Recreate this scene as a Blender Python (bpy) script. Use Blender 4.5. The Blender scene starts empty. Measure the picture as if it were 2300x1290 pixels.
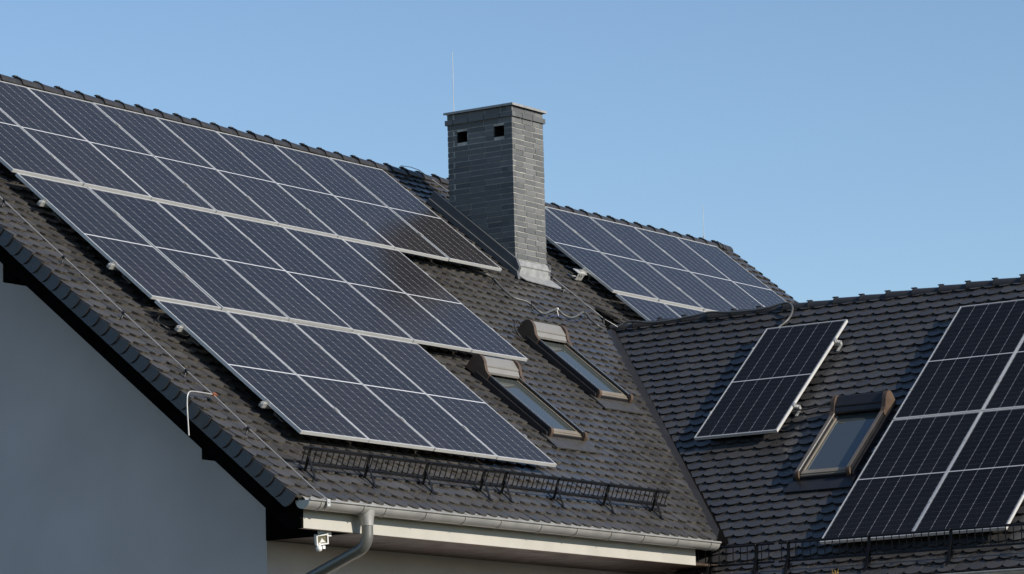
import bpy, bmesh, math, random
from mathutils import Vector, Matrix
from math import sin, cos, pi, radians, sqrt
random.seed(7)
scn = bpy.context.scene
COL = scn.collection

# ------------------------------------------------------------------ camera, sky, sun, exposure
SUN_EL, SUN_AZ = 25.0, 2.0            # azimuth measured from -Y towards +X
SUN_STRENGTH = 5.0
SKY_STRENGTH = 0.138
EXPOSURE = 0.0

cam_data = bpy.data.cameras.new('camera')
cam = bpy.data.objects.new('camera', cam_data); COL.objects.link(cam)
cam_data.sensor_width = 36.0; cam_data.lens = 130.026
cam_data.clip_start = 0.5; cam_data.clip_end = 6000
R0 = Vector((0.561729, -0.826937, -0.025217)); R1 = Vector((0.111353, 0.105774, -0.988136)); R2 = Vector((0.819793, 0.552257, 0.151498))
m = Matrix.Identity(4)
for i in range(3):
    m[i][0] = R0[i]; m[i][1] = -R1[i]; m[i][2] = -R2[i]
m.translation = Vector((-34.8734, -25.3035, 1.6))
cam.matrix_world = m
scn.camera = cam

w = bpy.data.worlds.new('World'); scn.world = w; w.use_nodes = True
nt = w.node_tree
sky = nt.nodes.new('ShaderNodeTexSky'); sky.sky_type = 'NISHITA'; sky.sun_disc = False
sky.sun_elevation = radians(SUN_EL); sky.sun_rotation = radians(180 - SUN_AZ)
sky.altitude = 300; sky.air_density = 1.0; sky.dust_density = 0.15; sky.ozone_density = 3.0
bg = nt.nodes['Background']; bg.inputs['Strength'].default_value = SKY_STRENGTH
nt.links.new(sky.outputs['Color'], bg.inputs['Color'])

sd = bpy.data.lights.new('sun', 'SUN'); sd.energy = SUN_STRENGTH; sd.angle = radians(0.5); sd.color = (1.0, 0.92, 0.81)
sun = bpy.data.objects.new('sun', sd); COL.objects.link(sun)
S = Vector((cos(radians(SUN_EL)) * sin(radians(SUN_AZ)), -cos(radians(SUN_EL)) * cos(radians(SUN_AZ)), sin(radians(SUN_EL))))
sun.rotation_euler = S.to_track_quat('Z', 'Y').to_euler(); sun.location = S * 60
scn.view_settings.view_transform = 'Standard'; scn.view_settings.look = 'None'
scn.view_settings.exposure = EXPOSURE; scn.view_settings.gamma = 1.0
scn.render.film_transparent = False

# ------------------------------------------------------------------ frames of the two roof slopes
a, b = 0.6863883, 0.6910355
XA = Vector((1, 0, 0)); DV = Vector((0, -cos(a), -sin(a))); NA = Vector((0, -sin(a), cos(a)))
DS = Vector((0, -1, 0)); DT = Vector((-cos(b), 0, -sin(b))); NB = Vector((-sin(b), 0, cos(b)))
AO = Vector((0, 0, 9.645086)) - NA * 0.15      # on the tile surface of the main slope
BO = Vector((1.340571, -6.858688, 7.438683)) - NB * 0.10
PNA, PNB = 0.15, 0.10                             # panel face above the tiles
def A(u, v, n=0.0): return AO + XA * u + DV * v + NA * n
def B(s, t, n=0.0): return BO + DS * s + DT * t + NB * n
def mat_frame(o, x, ny, z):
    M = Matrix.Identity(4)
    for i in range(3): M[i][0] = x[i]; M[i][1] = ny[i]; M[i][2] = z[i]
    M.translation = o
    return M
def MA(u, v, n=0.0): return mat_frame(A(u, v, n), XA, -DV, NA)
def MB_(s, t, n=0.0): return mat_frame(B(s, t, n), DS, -DT, NB)

# ------------------------------------------------------------------ materials
def new_mat(name):
    mt = bpy.data.materials.new(name); mt.use_nodes = True
    return mt, mt.node_tree, mt.node_tree.nodes['Principled BSDF']
def N(t, typ, **kw):
    n = t.nodes.new(typ)
    for k, v in kw.items(): setattr(n, k, v)
    return n
def MATH(t, op, x, y=None, z=None):
    n = t.nodes.new('ShaderNodeMath'); n.operation = op
    for i, v in enumerate((x, y, z)):
        if v is None: continue
        if isinstance(v, (int, float)): n.inputs[i].default_value = v
        else: t.links.new(v, n.inputs[i])
    return n.outputs[0]
def simple(name, col, rough=0.5, metal=0.0, spec=0.5, var=0.12, scale=6.0, bump=0.0, bscale=60.0, ior=None):
    mt, t, p = new_mat(name)
    tc = N(t, 'ShaderNodeTexCoord'); nz = N(t, 'ShaderNodeTexNoise'); nz.inputs['Scale'].default_value = scale; nz.inputs['Detail'].default_value = 6
    t.links.new(tc.outputs['Object'], nz.inputs['Vector'])
    mr = N(t, 'ShaderNodeMapRange'); mr.inputs['From Min'].default_value = 0.3; mr.inputs['From Max'].default_value = 0.7
    mr.inputs['To Min'].default_value = 1 - var; mr.inputs['To Max'].default_value = 1 + var
    t.links.new(nz.outputs['Fac'], mr.inputs['Value'])
    mx = N(t, 'ShaderNodeVectorMath', operation='SCALE'); mx.inputs[0].default_value = col[:3]
    t.links.new(mr.outputs[0], mx.inputs['Scale']); t.links.new(mx.outputs[0], p.inputs['Base Color'])
    r2 = MATH(t, 'MULTIPLY', mr.outputs[0], rough); t.links.new(r2, p.inputs['Roughness'])
    p.inputs['Metallic'].default_value = metal; p.inputs['Specular IOR Level'].default_value = spec
    if ior: p.inputs['IOR'].default_value = ior
    if bump:
        n2 = N(t, 'ShaderNodeTexNoise'); n2.inputs['Scale'].default_value = bscale; n2.inputs['Detail'].default_value = 4
        t.links.new(tc.outputs['Object'], n2.inputs['Vector'])
        bp = N(t, 'ShaderNodeBump'); bp.inputs['Strength'].default_value = bump; bp.inputs['Distance'].default_value = 0.01
        t.links.new(n2.outputs['Fac'], bp.inputs['Height']); t.links.new(bp.outputs['Normal'], p.inputs['Normal'])
    return mt

def island_mat(name, c0, c1, rough, spec, streak=0.25, grime=(0.09, 0.075, 0.055), bump=0.12, rvar=0.12, bscale=45.0):
    mt, t, p = new_mat(name)
    tc = N(t, 'ShaderNodeTexCoord'); gm = N(t, 'ShaderNodeNewGeometry')
    mix = N(t, 'ShaderNodeMix', data_type='RGBA'); mix.inputs[6].default_value = (*c0, 1); mix.inputs[7].default_value = (*c1, 1)
    t.links.new(gm.outputs['Random Per Island'], mix.inputs[0])
    nz = N(t, 'ShaderNodeTexNoise'); nz.inputs['Scale'].default_value = 7; nz.inputs['Detail'].default_value = 8; nz.inputs['Roughness'].default_value = 0.65
    t.links.new(tc.outputs['Object'], nz.inputs['Vector'])
    f = N(t, 'ShaderNodeMapRange'); f.inputs['From Min'].default_value = 0.5; f.inputs['From Max'].default_value = 0.75; f.inputs['To Max'].default_value = streak
    t.links.new(nz.outputs['Fac'], f.inputs['Value'])
    m2 = N(t, 'ShaderNodeMix', data_type='RGBA'); m2.inputs[7].default_value = (*grime, 1)
    t.links.new(f.outputs[0], m2.inputs[0]); t.links.new(mix.outputs[2], m2.inputs[6])
    t.links.new(m2.outputs[2], p.inputs['Base Color'])
    r = N(t, 'ShaderNodeMapRange'); r.inputs['To Min'].default_value = rough - rvar; r.inputs['To Max'].default_value = rough + rvar
    t.links.new(gm.outputs['Random Per Island'], r.inputs['Value'])
    r3 = MATH(t, 'ADD', r.outputs[0], MATH(t, 'MULTIPLY', f.outputs[0], 0.8)); t.links.new(r3, p.inputs['Roughness'])
    p.inputs['Specular IOR Level'].default_value = spec
    n2 = N(t, 'ShaderNodeTexNoise'); n2.inputs['Scale'].default_value = bscale; n2.inputs['Detail'].default_value = 3
    t.links.new(tc.outputs['Object'], n2.inputs['Vector'])
    bp = N(t, 'ShaderNodeBump'); bp.inputs['Strength'].default_value = bump; bp.inputs['Distance'].default_value = 0.01
    t.links.new(n2.outputs['Fac'], bp.inputs['Height']); t.links.new(bp.outputs['Normal'], p.inputs['Normal'])
    return mt

M = {}
M['tile'] = island_mat('glazed_roof_tile', (0.047, 0.045, 0.045), (0.073, 0.070, 0.069), 0.25, 0.29, streak=0.35, grime=(0.095, 0.086, 0.066), rvar=0.07, bscale=30.0)
M['tile_edge'] = simple('tile_edge_shadowed', (0.040, 0.036, 0.031), 0.8, spec=0.1, var=0.4, scale=25)  # edge colour darkened to carry the shade of the gaps between tiles
M['tile_tip'] = simple('tile_tip_clay_sunlit', (0.085, 0.075, 0.058), 0.8, spec=0.2, var=0.7, scale=25)  # raw clay tone, lightened in colour as a sunlit highlight on the tip
M['tile_edge_dark'] = simple('tile_edge_dark', (0.022, 0.020, 0.019), 0.7, spec=0.2, var=0.4, scale=25)  # wing tile edges and tips, their shade put into a darker colour
M['ridge'] = island_mat('ridge_tile', (0.026, 0.025, 0.026), (0.040, 0.038, 0.038), 0.30, 0.40)
M['clip'] = simple('dark_ridge_clip', (0.02, 0.018, 0.017), 0.5)
M['render'] = simple('wall_render', (0.59, 0.545, 0.535), 0.9, spec=0.2, var=0.07, scale=1.1, bump=0.5, bscale=220)
M['board'] = simple('dark_board', (0.0045, 0.0042, 0.0042), 0.7, spec=0.0, var=0.25, scale=9)
M['fascia'] = simple('fascia_paint', (0.435, 0.42, 0.375), 0.55, var=0.07, scale=3)
M['soffit'] = simple('soffit_wood', (0.055, 0.034, 0.022), 0.6, var=0.25, scale=5)
M['zinc'] = simple('gutter_zinc', (0.35, 0.345, 0.325), 0.42, metal=0.35, var=0.14, scale=5)
M['zinc_light'] = simple('flashing_zinc', (0.29, 0.29, 0.28), 0.5, metal=0.2, var=0.18, scale=14)
M['lead'] = simple('flashing_lead', (0.10, 0.105, 0.11), 0.5, metal=0.2, var=0.1)
M['brick'] = island_mat('klinker_brick', (0.105, 0.110, 0.112), (0.165, 0.170, 0.170), 0.55, 0.06, streak=0.22, grime=(0.17, 0.165, 0.15), bump=0.35, bscale=35)
M['mortar'] = simple('mortar', (0.42, 0.41, 0.37), 0.9, var=0.3, scale=12, bump=0.3, bscale=120)
M['void'] = simple('vent_black', (0.006, 0.005, 0.005), 0.9)  # near-black inside of the chimney vents
M['alu'] = simple('anodised_aluminium', (0.72, 0.715, 0.69), 0.38, metal=0.35, var=0.05, scale=8)
M['alu_raw'] = simple('raw_aluminium', (0.62, 0.61, 0.58), 0.35, metal=0.5, var=0.15, scale=20)
M['backsheet'] = simple('backsheet', (0.05, 0.05, 0.055), 0.6)
M['black_steel'] = simple('black_steel', (0.008, 0.0078, 0.008), 0.42, spec=0.22, var=0.2)
M['brown_cap'] = simple('brown_plastic_cap', (0.085, 0.055, 0.036), 0.5, var=0.15, scale=12)
M['anthracite'] = simple('anthracite_cladding', (0.020, 0.019, 0.020), 0.35, var=0.15)
M['taupe'] = simple('shutter_box_grey', (0.25, 0.24, 0.22), 0.45, metal=0.2, var=0.05)
M['rail_brown'] = simple('frame_brown_grey', (0.16, 0.135, 0.11), 0.42, metal=0.2, var=0.08)
M['sash'] = simple('sash_frame', (0.22, 0.19, 0.15), 0.5, var=0.1)
M['glass'] = simple('window_glass', (0.055, 0.064, 0.062), 0.03, spec=1.0, var=0.0, ior=1.8)
M['cable'] = simple('grey_conduit', (0.095, 0.095, 0.09), 0.42, var=0.12, scale=30)
M['cable_dark'] = simple('black_cable', (0.02, 0.02, 0.02), 0.45)
M['wire'] = simple('aluminium_wire', (0.46, 0.45, 0.43), 0.4, metal=0.4)
M['copper'] = simple('orange_clamp', (0.22, 0.07, 0.03), 0.6)
M['white'] = simple('white_plastic', (0.78, 0.77, 0.74), 0.35, var=0.04)
M['lens'] = simple('lamp_lens', (0.55, 0.53, 0.42), 0.12, var=0.1)
M['ground'] = simple('grass_ground', (0.055, 0.055, 0.03), 0.95, spec=0.1, var=0.4, scale=0.8)
M['weed'] = simple('dry_weed', (0.30, 0.19, 0.035), 0.8, var=0.4, scale=40)

def panel_mat(name, PW, PH, cell0, cell1, line, rough, spec):
    mt, t, p = new_mat(name)
    uv = N(t, 'ShaderNodeUVMap'); sp = N(t, 'ShaderNodeSeparateXYZ'); t.links.new(uv.outputs[0], sp.inputs[0])
    x, y = sp.outputs[0], sp.outputs[1]
    mx, my, gap = 0.020, 0.024, 0.008
    cw = (PW - 2 * mx) / 6.0; ch = (PH / 2 - my - gap) / 12.0
    fx = MATH(t, 'FRACT', MATH(t, 'DIVIDE', MATH(t, 'SUBTRACT', x, mx), cw))
    dx = MATH(t, 'MULTIPLY', MATH(t, 'SUBTRACT', 0.5, MATH(t, 'ABSOLUTE', MATH(t, 'SUBTRACT', fx, 0.5))), cw)
    yc = MATH(t, 'SUBTRACT', MATH(t, 'ABSOLUTE', MATH(t, 'SUBTRACT', y, PH / 2)), gap)   # from the middle gap outwards
    fy = MATH(t, 'FRACT', MATH(t, 'DIVIDE', yc, ch))
    dy = MATH(t, 'MULTIPLY', MATH(t, 'SUBTRACT', 0.5, MATH(t, 'ABSOLUTE', MATH(t, 'SUBTRACT', fy, 0.5))), ch)
    colline = MATH(t, 'LESS_THAN', dx, 0.0021)
    rowline = MATH(t, 'MULTIPLY', MATH(t, 'LESS_THAN', dy, 0.0009), 0.14)
    dot = MATH(t, 'LESS_THAN', MATH(t, 'ADD', dx, dy), 0.0065)
    mid = MATH(t, 'LESS_THAN', yc, 0.0)
    ex = MATH(t, 'LESS_THAN', MATH(t, 'SUBTRACT', PW / 2, MATH(t, 'ABSOLUTE', MATH(t, 'SUBTRACT', x, PW / 2))), mx)
    ey = MATH(t, 'LESS_THAN', MATH(t, 'SUBTRACT', PH / 2, MATH(t, 'ABSOLUTE', MATH(t, 'SUBTRACT', y, PH / 2))), my)
    fac = MATH(t, 'MAXIMUM', MATH(t, 'MAXIMUM', MATH(t, 'MULTIPLY', colline, 0.55), MATH(t, 'MULTIPLY', dot, 0.8)), MATH(t, 'MAXIMUM', rowline, MATH(t, 'MAXIMUM', mid, MATH(t, 'MULTIPLY', MATH(t, 'MAXIMUM', ex, ey), 0.25))))
    # fine busbar grain and cell-to-cell tint
    tc = N(t, 'ShaderNodeTexCoord')
    cx = MATH(t, 'FLOOR', MATH(t, 'DIVIDE', MATH(t, 'SUBTRACT', x, mx), cw)); cy = MATH(t, 'FLOOR', MATH(t, 'DIVIDE', y, ch))
    cb = N(t, 'ShaderNodeCombineXYZ'); t.links.new(cx, cb.inputs[0]); t.links.new(cy, cb.inputs[1])
    oi = N(t, 'ShaderNodeObjectInfo'); t.links.new(MATH(t, 'MULTIPLY', oi.outputs['Random'], 50.0), cb.inputs[2])
    wn = N(t, 'ShaderNodeTexWhiteNoise'); t.links.new(cb.outputs[0], wn.inputs['Vector'])
    bus = MATH(t, 'MULTIPLY', MATH(t, 'LESS_THAN', MATH(t, 'FRACT', MATH(t, 'DIVIDE', x, cw / 9.0)), 0.06), 0.10)
    dust = N(t, 'ShaderNodeTexNoise'); dust.inputs['Scale'].default_value = 3.0; dust.inputs['Detail'].default_value = 8
    t.links.new(tc.outputs['Object'], dust.inputs['Vector'])
    soil = MATH(t, 'MULTIPLY', MATH(t, 'POWER', MATH(t, 'DIVIDE', y, PH), 6.0), 0.5)          # dust that collects at the lower frame edge
    cf = MATH(t, 'ADD', MATH(t, 'ADD', MATH(t, 'MULTIPLY', wn.outputs['Value'], 0.35), MATH(t, 'MULTIPLY', dust.outputs['Fac'], 0.6)), MATH(t, 'ADD', soil, MATH(t, 'MULTIPLY', oi.outputs['Random'], 0.35)))
    cell = N(t, 'ShaderNodeMix', data_type='RGBA'); cell.inputs[6].default_value = (*cell0, 1); cell.inputs[7].default_value = (*cell1, 1)
    t.links.new(cf, cell.inputs[0])
    mixl = N(t, 'ShaderNodeMix', data_type='RGBA'); mixl.inputs[7].default_value = (line, line, line * 1.02, 1)
    t.links.new(MATH(t, 'MAXIMUM', fac, bus), mixl.inputs[0]); t.links.new(cell.outputs[2], mixl.inputs[6])
    t.links.new(mixl.outputs[2], p.inputs['Base Color'])
    t.links.new(MATH(t, 'ADD', rough - 0.02, MATH(t, 'MULTIPLY', oi.outputs['Random'], 0.05)), p.inputs['Roughness']); p.inputs['Specular IOR Level'].default_value = spec
    return mt
PW, PH = 1.037, 2.172
M['cells'] = panel_mat('cells_blue', PW, PH, (0.011, 0.0105, 0.011), (0.023, 0.020, 0.020), 0.62, 0.17, 0.17)
M['cells_dark'] = panel_mat('cells_black', PW, PH, (0.004, 0.004, 0.005), (0.010, 0.010, 0.012), 0.50, 0.17, 0.10)

# ------------------------------------------------------------------ mesh building
class MB:
    def __init__(s): s.v = []; s.f = []; s.mi = []; s.uv = {}; s.sm = []
    def add(s, verts, faces, mi=0, smooth=False):
        o = len(s.v); s.v += [Vector(q) for q in verts]
        for k, f in enumerate(faces):
            s.f.append([o + i for i in f]); s.mi.append(mi[k] if isinstance(mi, list) else mi); s.sm.append(smooth)
        return s
    def box(s, lo, hi, F=None, mi=0):
        x0, y0, z0 = lo; x1, y1, z1 = hi
        P = [(x0, y0, z0), (x1, y0, z0), (x1, y1, z0), (x0, y1, z0), (x0, y0, z1), (x1, y0, z1), (x1, y1, z1), (x0, y1, z1)]
        if F: P = [F(*q) for q in P]
        return s.add(P, [(0, 3, 2, 1), (4, 5, 6, 7), (0, 1, 5, 4), (1, 2, 6, 5), (2, 3, 7, 6), (3, 0, 4, 7)], mi)
    def prism(s, poly, lo, hi, F, mi=0, smooth=False):
        n = len(poly)
        P = [F(q[0], q[1], lo) for q in poly] + [F(q[0], q[1], hi) for q in poly]
        s.add(P, [tuple(range(n - 1, -1, -1)), tuple(range(n, 2 * n))], mi)
        s.add(P, [(i, (i + 1) % n, n + (i + 1) % n, n + i) for i in range(n)], mi, smooth)
        return s
    def tube(s, pts, r, seg=8, mi=0, caps=True):
        pts = [Vector(p) for p in pts]; rs = r if isinstance(r, list) else [r] * len(pts)
        rings = []; prev = None
        for i, p in enumerate(pts):
            d = (pts[min(i + 1, len(pts) - 1)] - pts[max(i - 1, 0)]).normalized()
            if prev is None:
                up = Vector((0, 0, 1)) if abs(d.z) < 0.9 else Vector((1, 0, 0))
                e = d.cross(up).normalized()
            else:
                e = (prev - d * prev.dot(d)).normalized()
            prev = e; g = d.cross(e)
            rings.append([p + (e * cos(2 * pi * k / seg) + g * sin(2 * pi * k / seg)) * rs[i] for k in range(seg)])
        V = [q for rg in rings for q in rg]; F = []
        for i in range(len(pts) - 1):
            for k in range(seg):
                k2 = (k + 1) % seg
                F.append((i * seg + k, i * seg + k2, (i + 1) * seg + k2, (i + 1) * seg + k))
        s.add(V, F, mi, True)
        if caps:
            s.add(rings[0], [tuple(range(seg - 1, -1, -1))], mi); s.add(rings[-1], [tuple(range(seg))], mi)
        return s
    def build(s, name, mats, parent=None, M4=None, uvf=None):
        """verts in world space (or in local space when M4 is given: object gets that matrix)"""
        me = bpy.data.meshes.new(name)
        me.from_pydata([tuple(q) for q in s.v], [], s.f)
        for mt in (mats if isinstance(mats, (list, tuple)) else [mats]): me.materials.append(mt)
        me.polygons.foreach_set('material_index', s.mi); me.polygons.foreach_set('use_smooth', s.sm)
        if uvf:
            ul = me.uv_layers.new(name='UVMap')
            for lp in me.loops: ul.data[lp.index].uv = uvf(me.vertices[lp.vertex_index].co)
        me.update()
        bm = bmesh.new(); bm.from_mesh(me); bmesh.ops.recalc_face_normals(bm, faces=bm.faces); bm.to_mesh(me); bm.free()
        return link(name, me, parent, M4)
WM = {}          # world matrices kept by hand (no depsgraph needed)
def link(name, me, parent=None, M4=None):
    o = bpy.data.objects.new(name, me); COL.objects.link(o)
    W = M4.copy() if M4 is not None else Matrix.Identity(4)
    if parent is not None:
        o.parent = parent; o.matrix_parent_inverse = Matrix.Identity(4)
        o.matrix_basis = WM[parent.name].inverted() @ W
    else: o.matrix_basis = W
    WM[o.name] = W
    return o
def tag(o, label=None, cat=None, group=None, kind=None):
    if label: o['label'] = label
    if cat: o['category'] = cat
    if group: o['group'] = group
    if kind: o['kind'] = kind
    return o
def empty(name, M4):
    o = link(name, None, None, M4); o.empty_display_size = 0.2
    return o
def T(v): return Matrix.Translation(Vector(v))
def copy_tree(root, M4):
    r = root.copy(); COL.objects.link(r); r.matrix_basis = M4; WM[r.name] = M4.copy()
    def rec(src, dst):
        for ch in [c for c in COL.objects if c.parent == src]:
            c = ch.copy(); COL.objects.link(c); c.parent = dst
            c.matrix_parent_inverse = Matrix.Identity(4); c.matrix_basis = ch.matrix_basis.copy()
            WM[c.name] = WM[dst.name] @ c.matrix_basis
            rec(ch, c)
    rec(root, r)
    return r
def smooth_path(pts, k=6):
    pts = [Vector(p) for p in pts]; out = []
    for i in range(len(pts) - 1):
        p0 = pts[max(i - 1, 0)]; p1 = pts[i]; p2 = pts[i + 1]; p3 = pts[min(i + 2, len(pts) - 1)]
        for j in range(k):
            t = j / k
            out.append(0.5 * ((2 * p1) + (p2 - p0) * t + (2 * p0 - 5 * p1 + 4 * p2 - p3) * t * t + (3 * p1 - p0 - 3 * p2 + p3) * t ** 3))
    out.append(pts[-1]); return out
ORD = ['first', 'second', 'third', 'fourth', 'fifth', 'sixth', 'seventh', 'eighth', 'ninth', 'tenth', 'eleventh', 'twelfth']

# ------------------------------------------------------------------ ground
g = MB(); g.add([(-3000, -3000, 0), (3000, -3000, 0), (3000, 3000, 0), (-3000, 3000, 0)], [(0, 1, 2, 3)])
tag(g.build('ground', M['ground']), 'dry grassy ground around the house', 'ground', kind='structure')

# ------------------------------------------------------------------ the house
house = empty('house', T((0, 0, 0)))
tag(house, 'pale rendered house with dark scalloped tile roof, brick chimney and side wing', 'house')

# geometry constants
TW, TE, TL, TH = 0.181, 0.1505, 0.335, 0.018
VE = 7.548            # eave of the main slope
TEB = 4.90           # eave of the wing slope
UL, UR = -9.28, 8.80 # verges of the main roof
RIDGE_Y = 0.50; RIDGE_Z = 9.775
WX = 1.93; WZ = 7.70

def clip_poly(poly, p0, p1):
    """keep the side to the left of p0->p1"""
    ex, ey = p1[0] - p0[0], p1[1] - p0[1]
    d = [ex * (q[1] - p0[1]) - ey * (q[0] - p0[0]) for q in poly]
    out = []
    for i in range(len(poly)):
        j = (i + 1) % len(poly)
        if d[i] >= 0: out.append(poly[i])
        if (d[i] >= 0) != (d[j] >= 0):
            t = d[i] / (d[i] - d[j]); out.append((poly[i][0] + t * (poly[j][0] - poly[i][0]), poly[i][1] + t * (poly[j][1] - poly[i][1])))
    return out
ARC = 8; SAG = 0.056
def tile_field(mb, P, u0, u1, ve, vtop, clips=(), holes=(), skip=None):
    n = int((ve - vtop) / TE) + 1
    courses = [(-1, ve - 0.010, TW / 2, -TH - 0.001)] + [(k, ve - k * TE, (k % 2) * TW / 2, 0.0) for k in range(n)]
    tau = 0.131
    R = TW * TW / (8 * SAG) + SAG / 2
    hw = TW / 2 - 0.0015
    for k, vl0, off, drop in courses:
        nu = int((u1 - u0) / TW) + 3
        for i in range(-1, nu):
            uc = u0 + off + i * TW
            if uc + hw < u0 or uc - hw > u1: continue
            vm = vl0 - TE * 0.5
            if any(h[0] < uc < h[1] and h[2] < vm < h[3] for h in holes): continue
            if skip and skip(uc, vl0): continue
            vl = vl0 + random.uniform(-0.003, 0.003)
            rot = random.gauss(0, 0.006)
            arc = []
            for q in range(ARC + 1):
                x = -hw + 2 * hw * q / ARC
                arc.append((x, -(R - sqrt(max(R * R - x * x, 0)))))       # 0 at the tip, negative up the slope
            L = min(TL, vl - vtop + 0.0)
            if L < 0.06: L = 0.06
            poly = [(x, y) for x, y in arc] + [(hw, -L), (-hw, -L)]
            poly = [(uc + x + rot * (-y), vl + y + rot * x) for x, y in poly]
            poly = [(min(max(x, u0), u1), y) for x, y in poly]
            for c in clips:
                jx = random.uniform(-0.012, 0.012)
                if poly: poly = clip_poly(poly, (c[0][0] + jx, c[0][1]), (c[1][0] + jx, c[1][1]))
            if len(poly) < 3: continue
            dn = drop + random.uniform(-0.0015, 0.0015); tt = tau + random.gauss(0, 0.008); sx = random.gauss(0, 0.010)
            def hgt(x, y): return -(vl - y) * tt + dn + (x - uc) * sx
            top = [P(x, y, hgt(x, y)) for x, y in poly]; bot = [P(x, y, hgt(x, y) - TH) for x, y in poly]
            m_ = len(poly)
            faces = [tuple(range(m_)), tuple(range(2 * m_ - 1, m_ - 1, -1))]; mi = [0, 0]
            for q in range(m_):
                r_ = (q + 1) % m_
                faces.append((q, m_ + q, m_ + r_, r_))
                ym = (poly[q][1] + poly[r_][1]) / 2
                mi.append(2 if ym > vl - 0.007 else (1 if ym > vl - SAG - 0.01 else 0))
            mb.add(top + bot, faces, mi)

# skylight rectangles (u0,u1,v0,v1) on the main slope / (s0,s1,t0,t1) on the wing slope
SKA = [(-3.31, -2.57, 4.535, 5.84), (-1.10, -0.36, 3.455, 4.79)]
SKB = (-0.875, -0.160, 1.70, 3.06)
CH = dict(x0=0.762, x1=1.428, y0=-1.355, y1=-0.425, ztop=10.36)
VALL = ((1.385, 2.997), (-2.03, 7.394))           # left valley line on the main slope
def ext(p, q, k): return (p[0] + (q[0] - p[0]) * k, p[1] + (q[1] - p[1]) * k)
wingx = WX
def mir(p): return (2 * wingx - p[0], p[1])

# main slope, left of the wing axis (clipped by the left valley) and right of it (clipped by the right valley)
tiles = MB()
holesA = [(h[0] + 0.02, h[1] - 0.02, h[2] + 0.05, h[3] - 0.05) for h in SKA] + [(0.82, 1.38, 0.80, 1.50)]
tile_field(tiles, A, UL, wingx - 0.02, VE, -0.40, clips=[VALL], holes=holesA)
mv0, mv1 = mir(VALL[0]), mir(VALL[1])
tile_field(tiles, A, wingx - 0.02 + TW * 0.0, UR, VE, -0.40, clips=[(mv1, mv0)])
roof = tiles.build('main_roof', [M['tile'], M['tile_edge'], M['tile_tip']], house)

# wing slope facing left
VB = ((-4.84, -0.573), (-1.43, 3.937))
tb = MB()
def skipB(s, t):
    if t > 3.99: return s < -1.42 - 0.36 * (t - 4.0) / 0.9 * 1.0
    return False
def tile_field_clipped_B():
    # clipped along the valley above the main eave, whole tiles below it
    tile_field(tb, B, -4.95, 3.6, TEB, -0.58, clips=[(VB[1], VB[0])], holes=[(SKB[0] + 0.02, SKB[1] - 0.02, SKB[2] + 0.05, SKB[3] - 0.05)],
               skip=lambda s, t: t > 4.02)
    tile_field(tb, B, -4.95, 3.6, TEB, -0.58, clips=[], holes=[(SKB[0] + 0.02, SKB[1] - 0.02, SKB[2] + 0.05, SKB[3] - 0.05)],
               skip=lambda s, t: t <= 4.02 or skipB(s, t))
tile_field_clipped_B()
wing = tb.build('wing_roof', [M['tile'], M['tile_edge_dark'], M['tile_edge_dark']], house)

# decks under the tiles and the far slopes (closed roof bodies)
dk = MB()
D0 = -0.075
def Aflip(u, v, n):          # mirrored slope behind the main ridge
    p = A(u, v, n); return Vector((p.x, 2 * RIDGE_Y - p.y, p.z))
def Bflip(s, t, n):
    p = B(s, t, n); return Vector((2 * WX - p.x, p.y, p.z))
dk.box((UL + 0.16, -0.62, D0 - 0.12), (UR - 0.16, VE - 0.08, D0), A)
roofdeck = dk.build('roof_deck', M['board'], roof)
fs = MB(); fs.box((UL + 0.02, -0.45, -0.06), (UR, VE, -0.006), Aflip)
fs.build('far_slope', M['tile'], roof)
dk = MB()
def wing_deck(P, mb):
    # left edge follows the valley (approx. 0.18 m inside), open rectangle below
    q = [(-4.70, -0.62), (-1.20, 3.95), (-1.45, TEB - 0.07), (3.55, TEB - 0.07), (3.55, -0.62)]
    n = len(q)
    mb.prism(q, D0 - 0.10, D0, lambda x, y, z: P(x, y, z))
wing_deck(B, dk); dk.build('roof_deck', M['board'], wing)
dk = MB()
q = [(-4.9, -0.55), (-1.25, 4.3), (-1.25, TEB), (3.6, TEB), (3.6, -0.55)]
dk.prism(q, -0.06, -0.006, lambda x, y, z: Bflip(x, y, z)); dk.build('far_slope', M['tile'], wing)

# valley gutters: a tray at the level of the main slope and the steep side below the cut wing tiles
vg = MB()
def onAz(x, y, n):
    p = A(0, 0, n); return Vector((x, y, p.z + (y - p.y) * math.tan(a)))
for sgn in (0, 1):
    P0 = A(VALL[0][0], VALL[0][1], -0.05); P1 = A(VALL[1][0], VALL[1][1], -0.05); Q0 = B(*VB[0], -0.006); Q1 = B(*VB[1], -0.006)
    P0, P1 = P0 - (P1 - P0) * 0.02, P1 + (P1 - P0) * 0.03
    Q0, Q1 = Q0 - (Q1 - Q0) * 0.01, Q1 + (Q1 - Q0) * 0.012
    w0 = P0.lerp(Q0, 1.0); w1 = P1.lerp(Q1, 1.0)
    pts = [P0, P1, Q1, Q0, onAz(w0.x, w0.y, -0.062), onAz(w1.x, w1.y, -0.062)]
    if sgn: pts = [Vector((2 * WX - p.x, p.y, p.z)) for p in pts]
    vg.add(pts, [(0, 1, 5, 4), (4, 5, 2, 3)])
vg.build('valley_gutter', simple('valley_sheet', (0.018, 0.018, 0.02), 0.45, spec=0.35), house)  # sheet coloured dark to stand for shade below the cut wing tiles

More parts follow.
